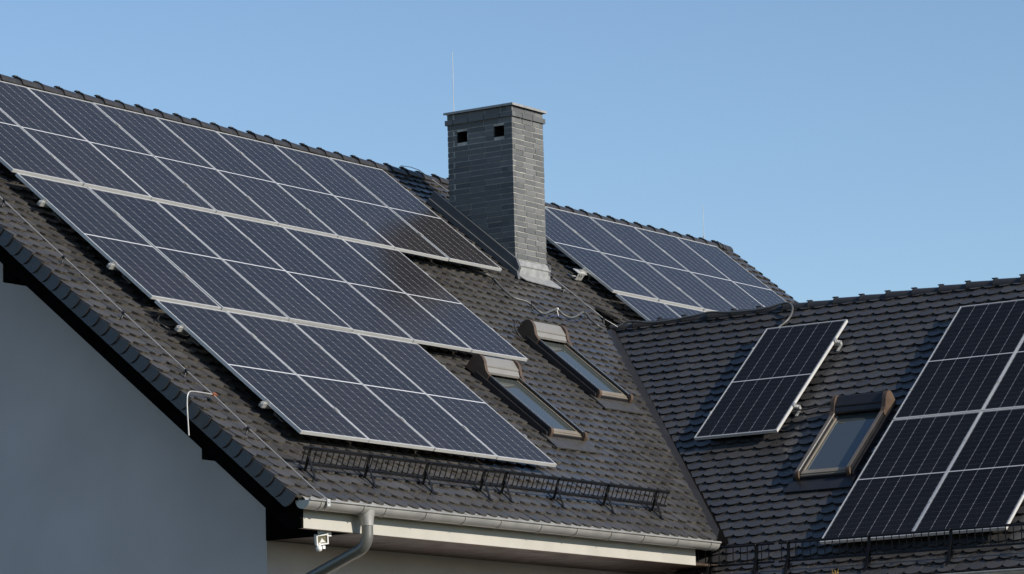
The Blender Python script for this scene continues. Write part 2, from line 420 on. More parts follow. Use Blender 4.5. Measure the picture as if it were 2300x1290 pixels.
# ridge tiles
def ridge_tile_mesh(Lt, r):
    mb = MB(); seg = 12; V = []
    prof = [(pi * (0.02 + 0.96 * k / seg)) for k in range(seg + 1)]
    rings = [(0.0, r * 1.0, 0.0), (Lt * 0.9, r * 0.96, -0.004), (Lt * 0.9 + 0.001, r * 0.96, -0.004), (Lt * 1.10, r * 0.93, -0.008)]
    for (x, rr, dz) in (rings[0], rings[3]):
        for th in prof: V.append((x, rr * cos(th), rr * 0.98 * sin(th) + dz))
        for th in reversed(prof): V.append((x, (rr - 0.014) * cos(th), (rr - 0.014) * 0.98 * sin(th) + dz))
    n = 2 * (seg + 1)
    F = [(i, (i + 1) % n, n + (i + 1) % n, n + i) for i in range(n)]
    mb.add(V, F, 0, True)
    mb.add(V, [tuple(range(n - 1, -1, -1)), tuple(range(n, 2 * n))], 0)
    # dark clip over the joint with a little nose on the top
    V = []
    for (x, rr) in ((-0.012, r * 1.035), (0.010, r * 1.035)):
        for th in prof: V.append((x, rr * cos(th), rr * sin(th)))
        for th in reversed(prof): V.append((x, (rr - 0.012) * cos(th), (rr - 0.012) * sin(th)))
    mb.add(V, F, 1, True); mb.add(V, [tuple(range(n - 1, -1, -1)), tuple(range(n, 2 * n))], 1)
    mb.box((-0.050, -0.018, r * 0.99), (0.014, 0.018, r * 1.12), None, 1)
    return mb
rm = ridge_tile_mesh(0.333, 0.104)
RX0 = 8.62
proto = None; nx = int((RX0 - UL) / 0.333)
for i in range(nx + 1):
    x = RX0 - 0.333 * (i + 1) + 0.15
    Mx = T((x + random.uniform(-.004, .004), RIDGE_Y, RIDGE_Z + random.uniform(-.004, .004))) @ Matrix.Rotation(random.gauss(0, .008), 4, 'X') @ Matrix.Rotation(0.007 + random.gauss(0, .003), 4, 'Y')
    if proto is None: proto = rm.build('ridge_tile', [M['ridge'], M['clip']], roof, Mx)
    else: link('ridge_tile', proto.data, roof, Mx)
# rounded cluster that closes the right-hand end of the ridge
for i in range(2):
    link('ridge_tile', proto.data, roof, T((RX0 - 0.10 + 0.075 * i, RIDGE_Y, RIDGE_Z - 0.008 - 0.016 * i)) @ Matrix.Rotation(0.10, 4, 'Y') @ Matrix.Diagonal((0.55, 1.06, 1.05, 1)))
rmw = ridge_tile_mesh(0.338, 0.098); p2 = None
for i in range(25):
    y = -1.93 - 0.3385 * i + 0.0
    Mx = mat_frame(Vector((WX + random.uniform(-.003, .003), y - 0.012, WZ + random.uniform(-.004, .004))), Vector((0, -1, 0)), Vector((1, 0, 0)), Vector((0, 0, 1))) @ Matrix.Rotation(0.012 + random.gauss(0, .004), 4, 'Y')
    if p2 is None: p2 = rmw.build('ridge_tile', [M['ridge'], M['clip']], wing, Mx)
    else: link('ridge_tile', p2.data, wing, Mx)
# mortar / roll strip just under the ridge tiles
rs = MB()
rs.prism([(RIDGE_Y - 0.088, RIDGE_Z + 0.0), (RIDGE_Y + 0.088, RIDGE_Z), (RIDGE_Y + 0.15, RIDGE_Z - 0.10), (RIDGE_Y - 0.15, RIDGE_Z - 0.10)], UL + 0.02, RX0, lambda y, z, x: Vector((x, y, z)))
rs.build('ridge_underlay', M['clip'], roof)
rs = MB()
rs.prism([(WX - 0.085, WZ), (WX + 0.085, WZ), (WX + 0.15, WZ - 0.10), (WX - 0.15, WZ - 0.10)], -10.3, -2.0, lambda x, z, y: Vector((x, y, z)))
rs.build('ridge_underlay', M['clip'], wing)

# verge flaps hanging over the gable edge (one per course)
vf = MB()
def verge(mb, uo, sgn):
    n = int((VE + 0.4) / TE)
    for k in range(n + 1):
        vl = VE + 0.01 - k * TE
        out = 0.008
        prof = []
        Hh = 0.150; Lf = 0.215
        for q in range(7):                       # rounded lower front corner
            th = -pi / 2 * q / 6
            prof.append((vl - 0.06 + 0.06 * cos(th), -Hh + 0.085 + 0.085 * sin(th) * 1.0))
        prof = [(vl, -0.004)] + prof + [(vl - Lf, -Hh + 0.012), (vl - Lf, -0.020)]
        V0 = [A(uo - sgn * (0.004 + 0.11 * (vl - q[0]) * 1.0 - 0.016), q[0], q[1] - 0.11 * (vl - q[0])) for q in prof]
        V1 = [p + Vector((sgn * 0.013, 0, 0)) for p in V0]
        m_ = len(prof)
        mb.add(V0 + V1, [tuple(range(m_)), tuple(range(2 * m_ - 1, m_ - 1, -1))] + [(q, m_ + q, m_ + (q + 1) % m_, (q + 1) % m_) for q in range(m_)])
verge(vf, UL, -1); 
vf.build('verge_tiles', M['ridge'], roof)
vf = MB(); verge(vf, UR, 1); vf.build('verge_tiles', M['ridge'], roof)

# walls
XW, YW = -8.25, -4.604
XE = 8.3
def zsurf(y): return A(0, 0, -0.22).z + (y - A(0, 0, -0.22).y) * math.tan(a)
wl = MB()
yb = 2 * RIDGE_Y - YW
gab = [(YW, 0), (yb, 0), (yb, zsurf(YW)), (RIDGE_Y, zsurf(RIDGE_Y)), (YW, zsurf(YW))]
wl.prism(gab, XW, XE, lambda y, z, x: Vector((x, y, z)))
wl.build('wall', M['render'], house)
wl = MB()
XWW = B(0, TEB, 0).x + 0.55
zw = B(0, 0, -0.22)
def zsB(x): return zw.z + (x - zw.x) * math.tan(b)
gw = [(XWW, 0), (2 * WX - XWW, 0), (2 * WX - XWW, zsB(XWW)), (WX, zsB(WX)), (XWW, zsB(XWW))]
wl.prism(gw, -9.9, YW - 0.002, lambda x, z, y: Vector((x, y, z)))
wl.build('wing_wall', M['render'], house)

# bargeboard, fascia, soffit
XB = -9.15
bb = MB()
def zb(y): return 4.66 + (y + 5.31) * math.tan(a)          # lower edge of the board
topoff = 0.29
yr = RIDGE_Y
poly = [(-5.69, 4.465), (-5.545, 4.465), (yr, zb(yr)), (yr, zb(yr) + topoff), (-5.69, zb(-5.69) + topoff)]
bb.prism(poly, XB, XB + 0.03, lambda y, z, x: Vector((x, y, z)))
poly2 = [(2 * yr - y, z) for y, z in poly]
bb.prism(poly2, XB, XB + 0.03, lambda y, z, x: Vector((x, y, z)))
bb.build('bargeboard', M['board'], house)
bb = MB()                                                   # cover strip on the board
st = [(-5.69, zb(-5.69) + topoff - 0.095), (yr, zb(yr) + topoff - 0.095), (yr, zb(yr) + topoff - 0.01), (-5.69, zb(-5.69) + topoff - 0.01)]
bb.prism(st, XB - 0.022, XB - 0.001, lambda y, z, x: Vector((x, y, z))); bb.build('bargeboard_strip', M['board'], house)
bm_ = MB(); bm_.box((XB + 0.031, -2.36, 7.02), (XW + 0.1, -2.20, 7.26)); bm_.build('purlin_end', M['board'], house)
bm_ = MB(); bm_.box((XB + 0.031, -4.64, 5.16), (XW + 0.1, -4.56, 5.40)); bm_.build('purlin_end', M['board'], house)
sf = MB()                                                   # sloping gable soffit and flat eave soffit
sf.prism([(-5.0, zsurf(-5.0) - 0.005), (yr, zsurf(yr) - 0.005), (yr, zsurf(yr) + 0.02), (-5.0, zsurf(-5.0) + 0.02)], XB + 0.031, XW, lambda y, z, x: Vector((x, y, z)))
sf.build('gable_soffit', M['board'], house)
sf = MB(); sf.prism([(-5.655, 4.476), (YW - 0.001, 4.476), (YW - 0.001, zsurf(YW)), (-5.655, zsurf(-5.655))], XW - 0.012, XW - 0.001, lambda y, z, x: Vector((x, y, z))); sf.build('eave_box_end', M['board'], house)
sf = MB(); sf.prism([(-5.655, 4.476), (-5.56, 4.476), (-5.0, zb(-5.0) + 0.02), (-5.0, zb(-5.0) + 0.04), (-5.56, 4.50), (-5.655, 4.50)], XB + 0.031, XW - 0.013, lambda y, z, x: Vector((x, y, z))); sf.build('verge_soffit', M['board'], house)
sf = MB(); sf.box((XW + 0.001, -5.655, 4.476), (-1.95, YW - 0.001, 4.50)); sf.build('eave_soffit', M['soffit'], house)
fc = MB(); fc.box((XB + 0.002, -5.685, 4.468), (-2.52, -5.656, 4.74)); fc.build('fascia', M['fascia'], house)
fc = MB(); fc.box((XB + 0.004, -5.693, 4.462), (-2.52, -5.650, 4.4665)); fc.build('fascia_trim', M['soffit'], house)

# eave flashing strip and gutter of the main roof
GX0, GX1 = -9.27, -2.33; GY, GZ, GR = -5.796, 4.694, 0.076
ef = MB()
ef.add([(GX0 + 0.10, -5.66, 4.785), (GX1 - 0.02, -5.66, 4.785), (GX1 - 0.02, -5.745, 4.722), (GX0 + 0.10, -5.745, 4.722), (GX1 - 0.02, -5.785, 4.645), (GX0 + 0.10, -5.785, 4.645)], [(0, 1, 2, 3), (3, 2, 4, 5)])
ef.build('eave_flashing', M['zinc_light'], house)
def gutter_mesh(x0, x1, F):
    mb = MB(); seg = 14; V = []
    prof = [(-GR * cos(pi * k / seg), -GR * sin(pi * k / seg)) for k in range(seg + 1)]          # y front (neg) to back
    inn = [((-GR + 0.003) * cos(pi * k / seg), (-GR + 0.003) * sin(pi * k / seg)) for k in range(seg, -1, -1)]
    pr = prof + inn; n = len(pr)
    for x in (x0, x1): V += [F(x, y, z) for y, z in pr]
    mb.add(V, [(i, (i + 1) % n, n + (i + 1) % n, n + i) for i in range(n)], 0, True)
    mb.add(V, [tuple(range(n)), tuple(range(n, 2 * n))], 0)
    mb.tube([F(x0, -GR - 0.006, 0.003), F(x1, -GR - 0.006, 0.003)], 0.0105, 8)
    for x in (x0 + 0.001, x1 - 0.005):                       # end caps
        c = [F(x, y, z) for y, z in prof]; c2 = [F(x + 0.004, y, z) for y, z in prof]; m_ = len(prof)
        mb.add(c + c2, [tuple(range(m_)), tuple(range(m_, 2 * m_))])
    return mb
FG = lambda x, y, z: Vector((x, GY + y, GZ + z + 0.002 * sin(x * 1.7)))
gut = gutter_mesh(GX0, GX1, FG).build('gutter', M['zinc'], house)
bk = MB(); seg = 10
def bracket(mb, F, x):
    prof = [(-(GR + 0.008) * cos(pi * (k / seg * 0.95 - 0.08)), -(GR + 0.008) * sin(pi * (k / seg * 0.95 - 0.08))) for k in range(seg + 1)]
    V = [F(x - 0.007, y, z) for y, z in prof] + [F(x + 0.007, y, z) for y, z in prof]
    V += [F(x - 0.007, y * .965, z * .965) for y, z in prof] + [F(x + 0.007, y * .965, z * .965) for y, z in prof]
    n = seg + 1
    f = []
    for i in range(seg): f += [(i, i + 1, n + i + 1, n + i), (2 * n + i, 3 * n + i, 3 * n + i + 1, 2 * n + i + 1), (i, 2 * n + i, 2 * n + i + 1, i + 1), (n + i, n + i + 1, 3 * n + i + 1, 3 * n + i)]
    mb.add(V, f)
    mb.tube([F(x, -GR - 0.017, -0.004), F(x, -GR - 0.012, 0.014), F(x, -GR + 0.02, 0.016)], 0.005, 6)
    mb.box((x - 0.012, -0.03, -0.004), (x + 0.012, GR + 0.03, 0.004), F)
for x in (-9.09, -8.46, -8.13, -7.51, -6.885, -6.30, -5.615, -5.0, -4.385, -3.785, -3.145, -2.50):
    mb = MB(); bracket(mb, FG, x); mb.build('gutter_bracket', M['zinc'], gut)
# outlet funnel and downpipe
XP = -8.335
mb = MB()
def ring(c, rx, ry, seg=20): return [Vector((c[0] + rx * cos(2 * pi * k / seg), c[1] + ry * sin(2 * pi * k / seg), c[2])) for k in range(seg)]
secs = [((XP, GY, GZ - 0.030), 0.090, 0.074), ((XP, GY, GZ - 0.060), 0.084, 0.070), ((XP, GY - 0.005, GZ - 0.120), 0.066, 0.060), ((XP, GY - 0.01, GZ - 0.165), 0.056, 0.055), ((XP, GY - 0.01, GZ - 0.172), 0.056, 0.055), ((XP, GY - 0.01, GZ - 0.176), 0.051, 0.051)]
V = []
for c, rx, ry in secs: V += ring(c, rx, ry)
F_ = []
for i in range(len(secs) - 1):
    for k in range(20): F_.append((i * 20 + k, i * 20 + (k + 1) % 20, (i + 1) * 20 + (k + 1) % 20, (i + 1) * 20 + k))
mb.add(V, F_, 0, True); mb.build('outlet_funnel', M['zinc'], gut)
mb = MB()
pth = [(XP, GY - 0.01, GZ - 0.168), (XP, GY - 0.01, GZ - 0.25)]
# bend back to the wall
cx = (XP, GY - 0.01 + 0.14, GZ - 0.25)
for k in range(1, 9):
    th = pi * 0.385 * k / 8
    pth.append((XP, cx[1] - 0.14 * cos(th), cx[2] - 0.14 * sin(th)))
e = Vector(pth[-1]); dirn = Vector((0, sin(pi * 0.385), -cos(pi * 0.385)))
p_end = e + dirn * 0.60
pth += [tuple(e + dirn * 0.03), tuple(p_end)]
for k in range(1, 9):
    th = pi * 0.385 * (1 - k / 8)
    prev = Vector(pth[-1]); pth.append(tuple(prev + Vector((0, sin(th), -cos(th))) * 0.025))
pth.append((pth[-1][0], pth[-1][1], 0.05))
mb.tube(pth, 0.0515, 20); 
mb.tube([tuple(e + dirn * 0.01), tuple(e + dirn * 0.06)], 0.0545, 20)
mb.build('downpipe', simple('downpipe_zinc', (0.17, 0.168, 0.155), 0.38, metal=0.4, var=0.12, scale=6), house)

# gutter at the foot of the wing slope
gy = B(0, TEB, 0)
FGB = lambda s, y, z: Vector((gy.x - 0.045 + y, BO.y - s, gy.z - 0.045 + z))
gb = gutter_mesh(-1.0, 3.6, FGB).build('gutter', M['zinc'], house)
fb = MB(); fb.box((gy.x + 0.06, -10.4, gy.z - 0.30), (gy.x + 0.085, -6.0, gy.z - 0.05)); fb.build('fascia', M['fascia'], house)
fb = MB(); fb.box((gy.x + 0.086, -10.4, gy.z - 0.295), (XWW + 0.02, -5.70, gy.z - 0.27)); fb.build('eave_soffit', M['soffit'], house)

# ------------------------------------------------------------------ chimney
x0, x1, y0, y1, zt = CH['x0'], CH['x1'], CH['y0'], CH['y1'], CH['ztop']
CC = 0.0655; JT = 0.009
zbase = 7.9
holesC = [(-0.705, -0.560, 10.003, 10.134), (-1.238, -1.096, 10.003, 10.134)]    # (y range, z range) on the left face
nc = int((10.232 - zbase) / CC)
ztb = 10.232                       # underside of the projecting band
br = MB()
def bricks_run(mb, L, stag, place, full, jit=1.0, zc0=0, zc1=0, holes=()):
    s = -stag * (0.216 + JT)
    segs = []
    while s < L:
        e_ = min(s + 0.216, L); st_ = max(s, 0.0)
        if e_ - st_ > 0.02: segs.append((st_, e_))
        s += 0.216 + JT
    for h0, h1 in holes:
        ns = []
        for p, q in segs:
            if q <= h0 or p >= h1: ns.append((p, q)); continue
            if p < h0 - 0.015: ns.append((p, h0 - 0.004))
            if q > h1 + 0.015: ns.append((h1 + 0.004, q))
        segs = ns
    for p, q in segs: place(mb, p, q, zc0, zc1, random.uniform(-0.0025, 0.0025))
DEP = 0.075
def course(mb, k, zc0, zc1, out=0.0):
    ax0, ax1, ay0, ay1 = x0 - out, x1 + out, y0 - out, y1 + out
    odd = k % 2
    fx = 0.0 if odd else DEP          # inset of the x-running bricks at corners
    fy = DEP if odd else 0.0
    j = lambda: random.uniform(-0.0015, 0.0015)
    # -Y and +Y faces
    Lx = ax1 - ax0 - 2 * fx
    for yy, sg in ((ay0, -1), (ay1, 1)):
        def pl(m_, p, q, c0, c1, d, yy=yy, sg=sg):
            lo = yy + d if sg < 0 else yy - DEP; hi = yy + DEP if sg < 0 else yy + d
            m_.box((ax0 + fx + p, lo, c0 + j()), (ax0 + fx + q, hi, c1 + j()))
        bricks_run(mb, Lx, [0.35, 0.8][odd], pl, True, zc0=zc0, zc1=zc1)
    Ly = ay1 - ay0 - 2 * fy
    for xx, sg in ((ax0, -1), (ax1, 1)):
        def pl(m_, p, q, c0, c1, d, xx=xx, sg=sg):
            lo = xx + d if sg < 0 else xx - DEP; hi = xx + DEP if sg < 0 else xx + d
            m_.box((lo, ay0 + fy + p, c0 + j()), (hi, ay0 + fy + q, c1 + j()))
        hl = []
        if sg < 0 and not out:
            for (h0, h1, hz0, hz1) in holesC:
                if zc1 > hz0 + 0.01 and zc0 < hz1 - 0.01: hl.append((h0 - ay0 - fy, h1 - ay0 - fy))
        bricks_run(mb, Ly, [0.15, 0.6][odd], pl, True, zc0=zc0, zc1=zc1, holes=hl)
for k in range(nc + 1):
    c1 = ztb - k * CC - JT; c0 = c1 - (CC - JT)
    course(br, k, c0, c1)
course(br, 0, ztb - 0.003, ztb + CC - JT, out=0.022)
course(br, 1, ztb + CC, ztb + 2 * CC - JT + 0.002)
chim = br.build('chimney', M['brick'], house)
mc = MB(); ins = 0.006
# mortar shell, open at the two vents on the left face
ys_ = sorted([y0 + ins, y1 - ins] + [h for hh in holesC for h in hh[:2]]); zs_ = [zbase, 10.003, 10.134, zt - 0.004]
for i in range(len(ys_) - 1):
    for k in range(3):
        if k == 1 and any(abs(ys_[i] - hh[0]) < 1e-6 for hh in holesC): continue
        mc.add([(x0 + ins, ys_[i], zs_[k]), (x0 + ins, ys_[i + 1], zs_[k]), (x0 + ins, ys_[i + 1], zs_[k + 1]), (x0 + ins, ys_[i], zs_[k + 1])], [(0, 1, 2, 3)])
X0, X1, Y0, Y1 = x0 + ins, x1 - ins, y0 + ins, y1 - ins
mc.add([(X0, Y0, zbase), (X1, Y0, zbase), (X1, Y0, zt - .004), (X0, Y0, zt - .004)], [(0, 1, 2, 3)])
mc.add([(X1, Y0, zbase), (X1, Y1, zbase), (X1, Y1, zt - .004), (X1, Y0, zt - .004)], [(0, 1, 2, 3)])
mc.add([(X0, Y1, zbase), (X1, Y1, zbase), (X1, Y1, zt - .004), (X0, Y1, zt - .004)], [(0, 1, 2, 3)])
mc.build('mortar', M['mortar'], chim)
for hh in holesC:
    vo = MB(); q = [(hh[0] - .002, hh[2] - .002), (hh[1] + .002, hh[2] - .002), (hh[1] + .002, hh[3] + .002), (hh[0] - .002, hh[3] + .002)]
    V = [(x0 + 0.004, y, z) for y, z in q] + [(x0 + 0.22, y, z) for y, z in q]
    vo.add(V, [(4, 5, 6, 7)] + [(i, (i + 1) % 4, 4 + (i + 1) % 4, 4 + i) for i in range(4)])
    vo.build('vent_opening', M['void'], chim)
cp = MB()
cp.box((x0 - 0.030, y0 - 0.032, zt + 0.004), (x1 + 0.032, y1 + 0.030, zt + 0.022))
cp.box((x0 - 0.034, y0 - 0.036, zt - 0.004), (x0 - 0.0305, y1 + 0.034, zt + 0.0235)); cp.box((x0 - 0.030, y0 - 0.036, zt - 0.004), (x1 + 0.036, y0 - 0.0325, zt + 0.0235))
cp.box((x1 + 0.0325, y0 - 0.032, zt - 0.004), (x1 + 0.036, y1 + 0.030, zt + 0.0235))
cp.build('cap', M['zinc_light'], chim)
fl = MB(); fl.box((1.0, -0.98, zt + 0.0225), (1.22, -0.76, zt + 0.050)); fl.box((0.985, -0.995, zt + 0.0505), (1.235, -0.745, zt + 0.062))
fl.build('flue_cover', M['zinc_light'], chim)
# flashings
fl = MB()
xs = x0 - 0.045
def SL(x): return lambda v, n, dx: A(x + dx, v, n)
fl.prism([(0.30, -0.01), (1.93, -0.01), (1.90, 0.10), (1.80, 0.155), (0.30, 0.155)], -0.002, 0.043, lambda v, n, d: A(xs + d, v, n))
fl.prism([(0.32, -0.004), (2.0, -0.004), (1.93, 0.055), (0.32, 0.055)], -0.045, -0.0021, lambda v, n, d: A(xs + d, v, n))
fl.build('side_flashing', M['lead'], chim)
fl = MB()
fl.prism([(0.30, -0.01), (1.90, -0.01), (1.80, 0.15), (0.30, 0.15)], 0.002, 0.035, lambda v, n, d: A(x1 + d, v, n)); fl.build('side_flashing', M['lead'], chim)
fl = MB()
yf = y0 - 0.012
zb0 = A(0, 1.93, 0).z
fl.box((xs - 0.0, yf - 0.010, zb0 - 0.05), (x1 + 0.034, y0 + 0.01, 8.485))
fl.prism([(yf - 0.022, 8.440), (yf - 0.010, 8.425), (y0 - 0.002, 8.425), (y0 - 0.002, 8.515), (yf - 0.002, 8.505)], xs + 0.003, x1 + 0.038, lambda y, z, x: Vector((x, y, z)))
va = 1.91
fl.prism([(xs - 0.02, va), (x1 + 0.03, va), (x1 + 0.10, va + 0.20), (xs + 0.06, va + 0.135)], 0.010, 0.018, lambda x, v, n: A(x, v, n))
fl.build('front_flashing', M['zinc_light'], chim)

# ------------------------------------------------------------------ roof windows (parts of the house)
def skylight(name, W, L, M4, boxmat, railmat, capmat, sheet):
    def F(x, v, n): return (x, -v, n)
    KV = 0.70
    fr = MB()
    # outer low flashing channels and high guide rails on both sides; upright collar at the head
    for sx in (0, 1):
        def X(x): return x if not sx else W - x
        for (p, q, n0, n1, v1) in ((-0.014, 0.018, -0.02, 0.050, L - 0.015), (0.032, 0.066, -0.02, 0.094, L - 0.02)):
            lo, hi = sorted((X(p), X(q)))
            prof = [(0.16, n0), (v1, n0), (v1, n1 - 0.03), (v1 - 0.006, n1 - 0.012), (v1 - 0.02, n1), (0.16, n1)]
            fr.prism([(v, n) for v, n in prof], lo, hi, lambda v, n, x: F(x, v, n))
        lo, hi = sorted((X(0.018), X(0.032)))
        fr.box((lo, -L + 0.03, -0.02), (hi, -0.16, 0.028))
    fr.box((0.066, -L + 0.012, -0.02), (W - 0.066, -L + 0.05, 0.040))
    frame = fr.build('skylight', M['anthracite'] if railmat is None else M['anthracite'], house, M4)
    if railmat:
        for sx in (0, 1):
            rr = MB(); lo, hi = (0.030, 0.068) if not sx else (W - 0.068, W - 0.030)
            rr.box((lo, -L + 0.03, 0.0945), (hi, -0.22, 0.100)); rr.build('guide_cover', railmat, frame, M4)
    for sx in (0, 1):                                              # bright edge strips
        es = MB(); lo, hi = (0.0662, 0.071) if not sx else (W - 0.071, W - 0.0662)
        es.box((lo, -L + 0.03, 0.088), (hi, -0.20, 0.0965)); es.build('edge_strip', M['alu_raw'], frame, M4)
        ec = MB(); lo, hi = (0.027, 0.073) if not sx else (W - 0.073, W - 0.027)
        prof = [(L - 0.05, 0.100)] + [(L - 0.05 + 0.055 * sin(pi / 2 * k / 6), 0.045 + 0.058 * cos(pi / 2 * k / 6)) for k in range(1, 7)] + [(L + 0.005, -0.01), (L - 0.012, -0.01), (L - 0.012, 0.03), (L - 0.05, 0.085)]
        ec.prism(prof, lo, hi, lambda v, n, x: F(x, v, n), smooth=False); ec.build('end_cap', capmat, frame, M4)
    # shutter box with rounded back, front lip and curved cheeks
    box = MB()
    prof = [(0.02, -0.01), (0.02, 0.12)] + [(0.085 - 0.065 * cos(pi / 2 * k / 5), 0.12 + 0.068 * sin(pi / 2 * k / 5)) for k in range(1, 6)] + [(0.255, 0.150), (0.262, 0.142), (0.264, 0.132), (0.264, 0.06), (0.2, 0.05)]
    box.prism(prof, 0.068, W - 0.068, lambda v, n, x: F(x, KV * v, n), smooth=False)
    lipp = [(0.2655, 0.130), (0.275, 0.134), (0.335, 0.104), (0.338, 0.080), (0.2655, 0.085)]
    box.prism(lipp, 0.075, W - 0.075, lambda v, n, x: F(x, KV * v, n)); box.build('shutter_box', boxmat, frame, M4)
    for sx in (0, 1):
        ck = MB(); lo, hi = (0.020, 0.0675) if not sx else (W - 0.0675, W - 0.020)
        pr = [(0.0, 0.0), (0.0, 0.10)] + [(0.11 - 0.11 * cos(pi / 2 * k / 6), 0.10 + 0.105 * sin(pi / 2 * k / 6)) for k in range(1, 7)] + [(0.17, 0.200), (0.225, 0.182), (0.275, 0.150), (0.33, 0.118), (0.40, 0.102), (0.44, 0.098), (0.44, 0.0), ]
        ck.prism(pr, lo, hi, lambda v, n, x: F(x, KV * v, n)); ck.build('box_cheek', capmat, frame, M4)
    gl = MB(); gl.box((0.0755, -L + 0.115, 0.030), (W - 0.0755, -0.20, 0.044)); gl.build('glass_pane', M['glass'], frame, M4)
    sb = MB()
    sb.box((0.0755, -L + 0.052, 0.015), (W - 0.0755, -L + 0.1145, 0.056)); sb.box((0.0755, -L + 0.03, 0.0), (W - 0.0755, -L + 0.0515, 0.045))
    sb.box((0.0755, -L + 0.115, 0.0445), (0.094, -0.24, 0.058)); sb.box((W - 0.094, -L + 0.115, 0.0445), (W - 0.0755, -0.24, 0.058))
    sb.build('sash', M['sash'], frame, M4)
    ap = MB()
    ap.add([F(-0.03, L - 0.06, 0.012), F(W + 0.03, L - 0.06, 0.012), F(W + 0.05, L + 0.20, 0.010), F(-0.05, L + 0.20, 0.010),
            F(-0.03, L - 0.06, -0.012), F(W + 0.03, L - 0.06, -0.012), F(W + 0.05, L + 0.20, -0.004), F(-0.05, L + 0.20, -0.004)],
           [(0, 1, 2, 3), (7, 6, 5, 4), (0, 4, 5, 1), (1, 5, 6, 2), (2, 6, 7, 3), (3, 7, 4, 0)])
    ap.build('apron_flashing', sheet, frame, M4)
    return frame
sheetA = simple('apron_sheet', (0.075, 0.07, 0.062), 0.4, metal=0.3, var=0.2, scale=10)
for i, h in enumerate(SKA):
    s_ = skylight('skylight', h[1] - h[0], h[3] - h[2], MA(h[0], h[2], 0.0), M['taupe'], None, M['brown_cap'], sheetA)
    s_['label'] = 'roof window with a cable loop, just below the wing ridge start' if i else 'roof window next to the lowest panel row, brown cheeks'
    if i:
        cl = MB(); cl.tube(smooth_path([A(h[0] + 0.03, h[2] + 0.02, 0.10), A(h[0] - 0.06, h[2] - 0.02, 0.13), A(h[0] - 0.14, h[2] + 0.05, 0.08), A(h[0] - 0.12, h[2] + 0.17, 0.03), A(h[0] - 0.03, h[2] + 0.2, 0.01)]), 0.008, 6)
        cl.build('motor_cable', M['cable_dark'], s_)
s_ = skylight('skylight', SKB[1] - SKB[0], SKB[3] - SKB[2], MB_(SKB[0], SKB[2], 0.0), M['anthracite'], M['rail_brown'], M['brown_cap'], M['anthracite'])
s_['label'] = 'roof window with dark shutter box between panels on the wing'

# ------------------------------------------------------------------ solar panels
FT, FW = 0.033, 0.011
def panel_parts(dark, PHh):
    root_m = []
    fr = MB()
    for (x0_, x1_, yy0, yy1) in ((0, FW, 0, PHh), (PW - FW, PW, 0, PHh), (FW, PW - FW, 0, FW), (FW, PW - FW, PHh - FW, PHh)):
        fr.box((x0_, -yy1, -FT), (x1_, -yy0, 0.0))
    for (x0_, x1_, yy0, yy1) in ((FW, FW + 0.02, FW, PHh - FW), (PW - FW - 0.02, PW - FW, FW, PHh - FW)):
        fr.box((x0_, -yy1, -FT + 0.0005), (x1_, -yy0, -FT + 0.0025))
    gl = MB(); e_ = 0.001
    gl.box((FW + e_, -PHh + FW + e_, -0.0085), (PW - FW - e_, -FW - e_, -0.0022))
    return fr, gl
protos = {}
def make_panel(M4, dark, label, group, PHh=PH):
    key = (dark, PHh)
    if key not in protos:
        root = empty('solar_panel', M4)
        fr, gl = panel_parts(dark, PHh)
        fr.build('frame', M['alu'], root, M4)
        gl.build('glass_cells', M['cells_dark'] if dark else M['cells'], root, M4, uvf=lambda c: (c.x, -c.y))
        jb = MB(); jb.box((PW / 2 - 0.06, -0.24, -0.03), (PW / 2 + 0.06, -0.14, -0.009)); jb.build('junction_box', M['cable_dark'], root, M4)
        protos[key] = root
    else: root = copy_tree(protos[key], M4)
    tag(root, label, 'solar panel', group)
    return root
PITCH = 1.0490
GAPP = (PITCH - PW) / 2
def jit(M4): return M4 @ T((random.uniform(-.0015, .0015), random.uniform(-.002, .002), random.uniform(-.001, .001))) @ Matrix.Rotation(random.gauss(0, .0016), 4, 'X') @ Matrix.Rotation(random.gauss(0, .0016), 4, 'Y')
rowsA = [(8, 0.0, 0.0, 'top row'), (6, -2.108, 2.240, 'middle row'), (4, -4.223, 4.480, 'bottom row')]
for n, uoff, v, nm in rowsA:
    for i in range(n):
        u = uoff - (n - i) * PITCH + GAPP
        if n == 8 and i == 7: lb = 'solar panel at the right end of the top row left of the chimney'
        elif i == 0: lb = 'solar panel at the left end of the %s on the main slope' % nm
        elif i == n - 1: lb = 'solar panel at the right end of the %s on the main slope' % nm
        else: lb = '%s solar panel from the left in the %s, left of the chimney' % (ORD[i], nm)
        make_panel(jit(MA(u, v + 0.002, PNA)), False, lb, 'blue solar panels on the main roof slope')
for i in range(5):
    u = 2.437 + 1.0625 * i
    lb = ['solar panel right beside the chimney, leftmost of the group behind it', 'second panel to the right of the chimney', 'middle panel of the five right of the chimney', 'panel next to the last, right of the chimney towards the far gable', 'rightmost panel at the far gable end of the main roof'][i]
    make_panel(jit(MA(u, -0.045, PNA)), False, lb, 'blue solar panels right of the chimney')
PHs = 0.80
for i in range(2):
    make_panel(jit(MA(2.425 + 1.0625 * i, 2.195, PNA)), False, ['lower panel right of the chimney, cut off by the wing ridge, left one', 'lower panel right of the chimney, barely above the wing ridge, right one'][i], 'blue solar panels right of the chimney', PHs)
make_panel(MB_(-2.474, -0.005, PNB) @ Matrix.Diagonal((1.010, 1, 1, 1)), True, 'lone dark solar panel left of the window on the wing', None)
BP = 1.055
for r in range(2):
    for c in range(2):
        lb = [['upper left panel of the block of four on the wing, right of its window', 'upper right panel of the four on the wing, cut by the photo edge'],
              ['lower left panel of the four on the wing, behind the snow guard', 'lower right panel of the four on the wing, behind the snow guard']][r][c]
        make_panel(jit(MB_(c * BP + 0.001, r * 2.194, PNB)) @ Matrix.Diagonal((1.010, 1, 1, 1)), True, lb, 'dark solar panels in a block of four on the wing')

